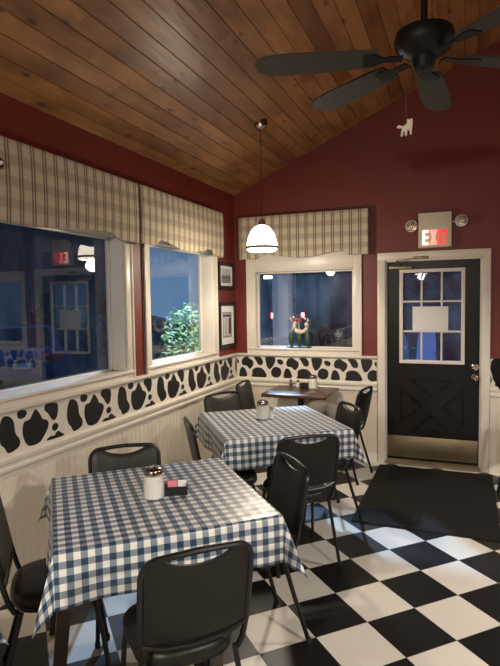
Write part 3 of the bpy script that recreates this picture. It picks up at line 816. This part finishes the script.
# ------------------------------------------------------------------ table-top things
def sugar_jar(loc, sc, label, rz=0):
    t = thing('sugar_shaker', loc, rz, label, 'sugar shaker', 'glass sugar shakers'); t.scale = (sc*1.12, sc*1.12, sc)
    MB().lathe([(.036, 0), (.041, .004), (.041, .055), (.039, .085), (.035, .104), (.034, .110)], 24).build('jar', 'jar_glass', t)
    MB().lathe([(.001, .004), (.0385, .004), (.0385, .055), (.0365, .084), (.033, .098), (.001, .100)], 24).build('sugar', 'sugar', t)
    l = MB().lathe([(.0355, .106), (.037, .108), (.037, .122), (.033, .128), (.020, .134), (.001, .136)], 24).build('lid', 'dark_chrome', t)
    MB().cbox(-.010, .010, -.022, .012, .134, .139, .001).build('pour_flap', 'chrome', l)
    return t
def shaker(loc, label, fill, h=.075):
    t = thing('shaker', loc, 0, label, 'shaker', 'glass salt and pepper shakers')
    MB().lathe([(.018, 0), (.021, .003), (.021, h*.5), (.017, h*.74)], 16).build('jar', 'jar_glass', t)
    MB().lathe([(.001, .003), (.0195, .003), (.0195, h*.5), (.017, h*.62), (.001, h*.63)], 16).build('contents', fill, t)
    MB().lathe([(.0175, h*.73), (.0185, h*.76), (.0175, h*.92), (.010, h), (.001, h)], 16).build('lid', 'chrome', t)
    return t
def caddy(loc, rz, label, L=.105, Wd=.062, H=.042):
    t = thing('packet_caddy', loc, rz, label, 'caddy', 'black packet caddies')
    m = MB(); w = .004
    m.box(-L/2, L/2, -Wd/2, Wd/2, 0, w); m.box(-L/2, L/2, -Wd/2, -Wd/2 + w, 0, H); m.box(-L/2, L/2, Wd/2 - w, Wd/2, 0, H)
    m.box(-L/2, -L/2 + w, -Wd/2, Wd/2, 0, H); m.box(L/2 - w, L/2, -Wd/2, Wd/2, 0, H + .012)
    m.build('tray', 'black_plastic', t, smooth=False)
    return t
z1 = TT + .006
sugar_jar((-1.35, 2.12, z1), 1.08, 'glass sugar shaker on the nearer gingham table beside black caddy')
caddy((-1.275, 2.20, z1), radians(30), 'black packet caddy with pink and white packets on nearer gingham table')
for k in range(6):
    pink = k < 3; kk = k % 3
    a = radians(30); u, w = (-.026 if pink else .020) + .003*kk, .014 - .013*kk
    x = -1.275 + u*cos(a) - w*sin(a); y = 2.20 + u*sin(a) + w*cos(a)
    m = MB().cbox(-.021, .021, -.0022, .0022, 0, .052 + .004*kk, .0008)
    o = m.build('sugar_packet', 'pink_paper' if pink else 'paper'); o.location = (x, y, z1 + .006); o.rotation_euler = (radians(-6), radians(-5 + 4*kk), a)
    tag(o, ('pink' if pink else 'white') + ' sweetener packet standing in caddy on nearer gingham table', 'packet', ('pink' if pink else 'white') + ' packets in the caddy')
sugar_jar((-1.455, 3.865, z1), 1.08, 'glass sugar shaker on the farther gingham table beside salt shaker')
shaker((-1.392, 3.885, z1), 'small salt shaker beside the sugar shaker on farther gingham table', 'salt', .09)
z3 = .7585
shaker((-1.688, 5.335, z3), 'pepper shaker, left one of the pair on small wooden table', 'pepper', .08)
shaker((-1.610, 5.33, z3), 'salt shaker, right one of the pair on small wooden table', 'salt', .08)
caddy((-1.535, 5.325, z3), 0, 'dark packet caddy between shakers and sugar shaker on wooden table', .085, .06, .05)
sugar_jar((-1.443, 5.31, z3), 1.05, 'glass sugar shaker on the small wooden table under window')

# ornament on the back window sill
o = thing('sill_ornament', (-1.652, YB + .02, W3[2]), 0, 'metal ornament with green stems, cream flowers and red bow on sill', 'ornament')
MB().cbox(-.135, .135, -.026, .026, 0, .012, .003).build('base', 'dark_post', o)
for x in (-.085, .005, .095):
    MB().lathe([(.016, .012), (.012, .03), (.030, .07), (.034, .11), (.022, .15), (.010, .175), (.001, .178)], 14, (x, 0, 0)).build('stem', 'stem_green', o)
m = MB()
rn = random.Random(4)
for k in range(16):
    a = radians(150 + k*15); x, z = .02 + .07*cos(a), .235 + .065*sin(a); r_ = .017 + .008*rn.random()
    m.lathe([(.001, -r_), (r_*.7, -r_*.7), (r_, 0), (r_*.7, r_*.7), (.001, r_)], 8, (x, .01*sin(k*2), z))
for k in range(7):
    x, z = -.09 + .032*k, .315 + .02*sin(k*1.9); m.lathe([(.001, -.014), (.012, -.008), (.014, 0), (.001, .014)], 7, (x, 0, z))
m.tube([(-.085, 0, .17), (-.06, 0, .25), (-.09, 0, .32)], .004, 6); m.tube([(.095, 0, .17), (.09, 0, .26), (.10, 0, .32)], .004, 6); m.tube([(.005, 0, .17), (.0, 0, .3)], .004, 6)
m.build('flowers', 'cream_flower', o)
m = MB(); m.prism([(-.045, .32), (0, .30), (-.05, .275)], lambda a, c: (a - .015, -.03, c), lambda a, c: (a - .015, -.018, c)); m.prism([(.045, .32), (0, .30), (.05, .275)], lambda a, c: (a - .015, -.03, c), lambda a, c: (a - .015, -.018, c))
m.lathe([(.001, -.012), (.012, 0), (.001, .012)], 8, (-.015, -.026, .30)); m.build('bow', 'red_ribbon', o, smooth=False)

# ------------------------------------------------------------------ pendant lamps
def pendant(x, y, zr, label, power, spotsize=168, color=(1.0, .86, .68)):
    zc = roof(x); t = thing('pendant_lamp', (x, y, zr), 0, label, 'pendant lamp', 'white glass pendant lamps')
    MB().lathe([(.128, .028), (.130, .042), (.127, .075), (.115, .125), (.092, .172), (.062, .205), (.036, .218)], 36, cap=False).build('shade', 'bulb_shade', t)
    MB().lathe([(.112, .0), (.126, .006), (.130, .020), (.131, .030), (.128, .034), (.110, .012)], 36, cap=False).build('diffuser', 'bulb_shade', t)
    m = MB(); m.lathe([(.129, .020), (.138, .021), (.138, .040), (.129, .041)], 36, cap=False); m.build('rim_band', 'rim_metal', t)
    MB().lathe([(.001, .212), (.034, .212), (.036, .222), (.030, .230), (.028, .262), (.018, .270), (.006, .272), (.001, .272)], 20).build('socket_cap', 'chrome', t)
    MB().tube([(0, 0, .268), (0, 0, zc - zr - .03)], .0035, 6).build('cord', 'dark_chrome', t)
    MB().lathe([(.001, zc - zr - .055), (.03, zc - zr - .05), (.055, zc - zr - .03), (.06, zc - zr - .012), (.06, zc - zr + .02)], 20).build('canopy', 'dark_chrome', t)
    up, down = power
    for nm, en, typ in (('bulb_light', up, 'POINT'), ('downlight', down, 'SPOT')):
        l = bpy.data.lights.new(nm, typ); l.energy = en; l.color = color; l.shadow_soft_size = .06
        if typ == 'SPOT': l.spot_size = radians(spotsize); l.spot_blend = .4
        lo = bpy.data.objects.new(nm, l); COL.objects.link(lo); lo.location = (x, y, zr - .05)
    return t
P1X, P1Y = -1.614, 4.327
pendant(P1X, P1Y, 2.088, 'lit white glass pendant lamp hanging over the farther gingham table', (22, 30))
pendant(1.75, 3.3, 2.2, 'white glass pendant lamp hanging out of the photo at right', (4, 95), color=(1.0, .93, .84))
pendant(1.75, .6, 2.2, 'white glass pendant lamp hanging out of the photo behind the viewer at right', (4, 145), color=(1.0, .94, .86))
pendant(-.9, -1.3, 2.2, 'white glass pendant lamp hanging out of the photo behind the viewer at left', (120, 95), color=(1.0, .92, .80))

# ------------------------------------------------------------------ ceiling fan
fx, fy, fz = -.153, 2.215, 2.59
t = thing('ceiling_fan', (fx, fy, fz), 0, 'dark five-bladed ceiling fan with small animal charm on its pull chain', 'ceiling fan')
zc = roof(fx) - fz
MB().tube([(0, 0, .09), (0, 0, zc - .02)], .013, 10).build('down_rod', 'fan_metal', t)
MB().lathe([(.02, zc - .09), (.065, zc - .06), (.075, zc - .01), (.075, zc + .03)], 20).build('canopy', 'fan_metal', t)
MB().lathe([(.02, .105), (.07, .10), (.105, .085), (.112, .06), (.105, .03), (.085, .012), (.065, .0), (.045, -.008), (.042, -.035), (.034, -.05), (.001, -.054)], 28).build('motor_housing', 'fan_metal', t)
for a in (-165, 144, 88, 34, -38):
    o = MB()
    o.bar((.09, 0, .015), (.20, 0, .002), .035, .008, up=(0, 1, 0)) if False else None
    o = MB(); hl = [(.17, .045), (.24, .056), (.40, .064), (.54, .066), (.60, .058), (.64, .035), (.65, .0)]
    poly = hl + [(x, -w) for x, w in reversed(hl[:-1])]
    tilt = .16
    o.prism(poly, lambda x, y: (x, y, .004 + y*tilt), lambda x, y: (x, y, -.004 + y*tilt))
    bl = o.build('blade', 'fan_blade', t, smooth=False); bl.rotation_euler = (0, 0, radians(a))
    k = MB(); k.prism([(.08, .018), (.15, .014), (.20, .040), (.23, .030), (.23, -.030), (.20, -.040), (.15, -.014), (.08, -.018)], lambda x, y: (x, y, -.003 + y*tilt), lambda x, y: (x, y, -.009 + y*tilt))
    k.build('blade_bracket', 'fan_metal', bl, smooth=False)
m = MB().tube([(-.055, 0, -.03), (-.066, 0, -.05), (-.066, 0, -.255)], .0016, 5); pc = m.build('pull_chain', 'chrome', t)
# little four-legged charm
cf = bpy.data.objects.new('pull_charm', None)
sh = [(-.034, .010), (-.026, .015), (-.012, .008), (-.006, .010), (.004, .018), (.004, .034), (.010, .034), (.013, .028), (.018, .035), (.024, .033), (.024, .012), (.021, -.010), (.021, -.024), (.014, -.024), (.013, -.008), (.005, -.006), (.003, -.028), (-.004, -.028), (-.005, -.010), (-.010, -.012), (-.013, -.028), (-.020, -.028), (-.017, -.006), (-.013, .002), (-.026, .004), (-.034, .004)]
MB().prism(sh, lambda x, z: (x - .066, -.005, z - .265), lambda x, z: (x - .066, .005, z - .265)).build('pull_charm', 'charm', pc, smooth=False)
bpy.data.objects.remove(cf)

# small fitting at the left edge in front of the valance
w = thing('wall_fitting', (XL + .112, 2.155, 2.40), 0, 'small round grey metal fitting against plaid valance at left edge', 'fitting')
o = MB().lathe([(.001, 0), (.030, 0), (.032, .006), (.026, .012), (.001, .016)], 20).build('cover', 'dark_chrome', w); o.rotation_euler = (0, pi/2, 0)
o = MB().lathe([(.001, .014), (.012, .016), (.010, .024), (.001, .026)], 14).build('button', 'paper', w); o.rotation_euler = (0, pi/2, 0)

# ------------------------------------------------------------------ outside at dusk
GZ = -.25
struct(MB().box(-40, 30, 5.85, 45, GZ - .1, GZ).box(-40, -2.7, -10, 5.85, GZ - .1, GZ).build('ground', 'asphalt', smooth=False), 'dark asphalt outside')
struct(MB().box(-2.9, 1.6, 5.66, 8.2, GZ, -.02).build('floor_porch', 'concrete', smooth=False), 'concrete landing outside the door')
tag(MB().cbox(-2.577, -2.335, 7.3, 7.55, GZ, 3.2, .01).build('porch_post', 'post_paint'), 'pale square porch post seen through back window', 'post')
tag(MB().cbox(-2.02, -1.86, 7.0, 7.16, GZ, 3.2, .01).build('porch_post', 'dark_post'), 'slim dark porch post seen through middle of back window', 'post')
tag(MB().cbox(-1.55, -1.38, 7.6, 7.78, GZ, 3.2, .01).build('porch_post', 'dark_post'), 'dark porch post seen through right half of back window', 'post')
def leafmass(name, c, r, n, size, mat, label, cat, seed, trunk=True, core=False):
    rn = random.Random(seed); t = thing(name, (c[0], c[1], GZ), 0, label, cat)
    m = MB()
    lobes = [(rn.uniform(-.5, .5)*r[0], rn.uniform(-.5, .5)*r[1], c[2] - GZ + rn.uniform(-.45, .5)*r[2], rn.uniform(.4, .65)) for _ in range(11)]
    if core:
        bm = bmesh.new(); bmesh.ops.create_icosphere(bm, subdivisions=4, radius=1)
        for v in bm.verts:
            k = .88 + .07*sin(7*v.co.x + seed) + .07*sin(9*v.co.y + 5*v.co.z) + .05*sin(17*v.co.z + 11*v.co.x)
            v.co = Vector((v.co.x*r[0]*k, v.co.y*r[1]*k, v.co.z*r[2]*k + c[2] - GZ))
        bm.verts.index_update(); m.add([v.co.copy() for v in bm.verts], [[v.index for v in f_.verts] for f_ in bm.faces]); bm.free()
    for _ in range(n):
        lb = rn.choice(lobes)
        while True:
            p = Vector((rn.uniform(-1, 1), rn.uniform(-1, 1), rn.uniform(-1, 1)))
            if p.length <= 1: break
        p = p.normalized()*(p.length**.4)
        q = Vector((lb[0] + p.x*r[0]*lb[3], lb[1] + p.y*r[1]*lb[3], lb[2] + p.z*r[2]*lb[3]))
        a = Vector((rn.uniform(-1, 1), rn.uniform(-1, 1), rn.uniform(-.6, .6))).normalized(); bb = a.cross(Vector((rn.uniform(-1, 1), rn.uniform(-1, 1), 1))).normalized()
        s_ = size*rn.uniform(.6, 1.2)
        m.add([q - a*s_, q - bb*s_*.5, q + a*s_, q + bb*s_*.5], [(0, 1, 2, 3)])
    m.build('foliage', mat, t, fix=False, smooth=False)
    MB().tube([(0, 0, 0), (.03, 0, (c[2] - GZ)*.6), (0, .02, c[2] - GZ)], [.05*max(r)**.5, .04*max(r)**.5, .02], 8).build('trunk', 'bark', t)
    return t
leafmass('bush', (-4.0, 7.9, .75), (.75, .8, .9), 3400, .045, 'leaf', 'leafy green bush lit white, seen through the narrower left window', 'bush', 3)
leafmass('tree', (-8.2, 30.0, 2.6), (6.2, 2.0, 5.4), 5000, .16, 'dark_leaf', 'dark tree far behind the back window', 'tree', 7, True, True)
leafmass('tree', (.5, 17.5, 2.6), (3.4, 2.0, 3.8), 5000, .16, 'dark_leaf', 'dark tree far behind the door glass', 'tree', 8, True, True)
leafmass('tree', (-12.4, 18.2, .1), (2.2, 1.5, 1.35), 3000, .14, 'dark_leaf', 'dark tree at left of the lit bush, through narrower left window', 'tree', 9, True, True)
bl = thing('building', (-18.0, 13.0, GZ), 0, 'dark sided building across the yard, outside the large left window', 'building')
MB().box(-2.5, 2.5, -8.2, 10.9, 0, 5.6).build('wall', 'siding', bl, smooth=False)
MB().prism([(-2.8, 5.6), (2.8, 5.6), (0, 7.6)], lambda x, z: (x, -8.5, z), lambda x, z: (x, 11.2, z)).build('roof', 'dark_post', bl, smooth=False)
for y in (-3.5, 0, 3.5, 7.5): MB().cbox(2.49, 2.54, y - .5, y + .5, 1.0, 2.4, .01).build('window', 'car_glass', bl)
def car(loc, rz, body, label, tail=True):
    t = thing('car', loc, rz, label, 'car')
    side = [(-2.1, .35), (-2.15, .75), (-2.0, .92), (-1.3, .97), (-.8, 1.38), (.5, 1.42), (1.05, 1.0), (1.95, .86), (2.15, .65), (2.12, .35)]
    m = MB(); n = len(side); rows = []
    for y, k in ((-.86, .0), (-.80, 1.0), (.80, 1.0), (.86, .0)):
        rows.append([(x, y*(1 - .16*max(0, (z - .95)/.45)), z if k else min(z, .93) ) for x, z in side])
    for r_ in rows: m.v += r_
    for i in range(3):
        for k in range(n): m.f.append((i*n + k, i*n + (k + 1) % n, (i + 1)*n + (k + 1) % n, (i + 1)*n + k)); m.mi.append(0)
    m.f.append(tuple(range(n))); m.mi.append(0); m.f.append(tuple(range(4*n - 1, 3*n - 1, -1))); m.mi.append(0)
    m.build('body', body, t, angle=40)
    m = MB()
    for sy in (-1, 1): m.prism([(-1.15, 1.0), (-.78, 1.30), (.45, 1.33), (.88, 1.02)], lambda x, z: (x, sy*(.825 - .1*(z - 1)), z), lambda x, z: (x, sy*(.835 - .1*(z - 1)), z))
    m.prism([(-1.36, 1.0), (-.86, 1.36), (-.84, 1.38), (-1.34, 1.02)], lambda x, z: (x, -.62, z), lambda x, z: (x, .62, z))
    m.build('car_window', 'car_glass', t, smooth=False)
    for sx in (-1.3, 1.3):
        for sy in (-1, 1):
            o = MB().lathe([(.001, -.1), (.30, -.1), (.32, -.07), (.32, .07), (.30, .1), (.18, .1), (.17, .085), (.001, .085)], 22).build('wheel', 'tyre', t)
            o.location = (sx, sy*.80, .32); o.rotation_euler = (-sy*pi/2, 0, 0)
    for sy in (-1, 1):
        MB().cbox(-2.17, -2.09, sy*.62 - .19, sy*.62 + .19, .70, .86, .01).build('tail_light', 'tail_light' if tail else 'red_ribbon', t)
    MB().cbox(-2.175, -2.13, -.20, .20, .55, .68, .004).build('licence_plate', 'plate', t)
    return t
car((-10.2, 10.2, GZ), radians(135), 'car_blue', 'blue parked car outside the large left window', False)
cr = car((-7.1, 22.9, GZ + .4), radians(105), 'car_dark', 'dark car with lit red tail lights, seen through back window'); cr.scale = (1.15, .97, 1.2)
struct(MB().box(-14, 6, 17.8, 45, GZ - .02, GZ + .4).build('ground_bank', 'asphalt', smooth=False), 'raised road outside behind the back window')
car((-2.2, 12.6, GZ), radians(20), 'car_dark', 'dark car parked across the lower right of the back window', False)
lp = thing('yard_lamp', (-4.15, 11.5, GZ), 0, 'lit white lamp on a pole seen through upper left of back window', 'lamp')
MB().tube([(0, 0, 0), (0, 0, 2.6)], .03, 8).build('pole', 'dark_post', lp)
MB().cbox(-.17, .15, -.05, .05, 2.53, 2.60, .01).cbox(-.10, .17, -.05, .05, 2.42, 2.49, .01).build('lamp_head', 'porch_light', lp)
# blue outdoor chairs behind the door glass
def patio(x, y, rz, label):
    t = thing('patio_chair', (x, y, -.02), rz, label, 'chair'); t.scale = (.62, .9, 1.27)
    m = MB(); prof = [(-.19, .42)] + [(-.19 - .02*sin(pi*k/6), .42 + .42*k/6) for k in range(1, 6)] + arc(0, .84, .2, 180, 0, 10) + [(.19 + .02*sin(pi*k/6), .42 + .42*k/6) for k in range(5, 0, -1)] + [(.19, .42)]
    m.prism(prof, lambda a, c: (a, .20 + .25*(c - .42), c), lambda a, c: (a, .225 + .25*(c - .42), c)); m.build('backrest', 'outdoor_blue', t)
    MB().cbox(-.22, .22, -.23, .23, .39, .42, .01).build('seat', 'outdoor_blue', t)
    for sx in (-1, 1):
        for sy in (-1, 1): MB().tube([(sx*.18, sy*.18, .39), (sx*.21, sy*.21, 0)], .02, 8).build('leg', 'outdoor_blue', t)
patio(-.70, 6.30, radians(8), 'bright blue outdoor chair behind left pane of the door'); patio(-.51, 7.35, radians(-6), 'bright blue outdoor chair behind middle pane of the door')

# ------------------------------------------------------------------ light
wd = bpy.data.worlds.new('World'); SC.world = wd; wd.use_nodes = True; nt = wd.node_tree
bg = nt.nodes['Background']; tc = nt.nodes.new('ShaderNodeTexCoord'); sp = nt.nodes.new('ShaderNodeSeparateXYZ'); rp = nt.nodes.new('ShaderNodeValToRGB')
nt.links.new(tc.outputs['Generated'], sp.inputs[0]); nt.links.new(sp.outputs[2], rp.inputs[0]); nt.links.new(rp.outputs[0], bg.inputs[0])
rp.color_ramp.elements[0].position = 0.0; rp.color_ramp.elements[0].color = (.115, .215, .37, 1)
rp.color_ramp.elements[1].position = .6; rp.color_ramp.elements[1].color = (.04, .09, .22, 1)
bg.inputs[1].default_value = .75
def light(name, typ, loc, energy, color, size=.2, target=None, **kw):
    l = bpy.data.lights.new(name, typ); l.energy = energy; l.color = color
    if typ in ('POINT', 'SPOT'): l.shadow_soft_size = size
    for k, v in kw.items(): setattr(l, k, v)
    o = bpy.data.objects.new(name, l); COL.objects.link(o); o.location = loc
    if target: o.rotation_euler = (Vector(target) - Vector(loc)).to_track_quat('-Z', 'Y').to_euler()
    return o
light('street_light', 'SPOT', (-4.75, 11.2, 7.0), 5600, (.42, .66, 1.0), .22, (-1.9, 3.0, .4), spot_size=radians(60), spot_blend=.5)

light('bush_fill', 'SPOT', (-2.75, 5.9, 3.0), 450, (.85, .95, 1.0), .08, (-4.0, 7.9, .9), spot_size=radians(50), spot_blend=.6)  # unseen spot added to brighten the bush, no fixture modelled
SC.view_settings.view_transform = 'Standard'; SC.view_settings.look = 'None'; SC.view_settings.gamma = 1
SC.view_settings.use_curve_mapping = False; SC.view_settings.exposure = 0.42
SC.cycles.use_denoising = True
SC.cycles.max_bounces = 8; SC.cycles.transparent_max_bounces = 12; SC.cycles.sample_clamp_indirect = 4
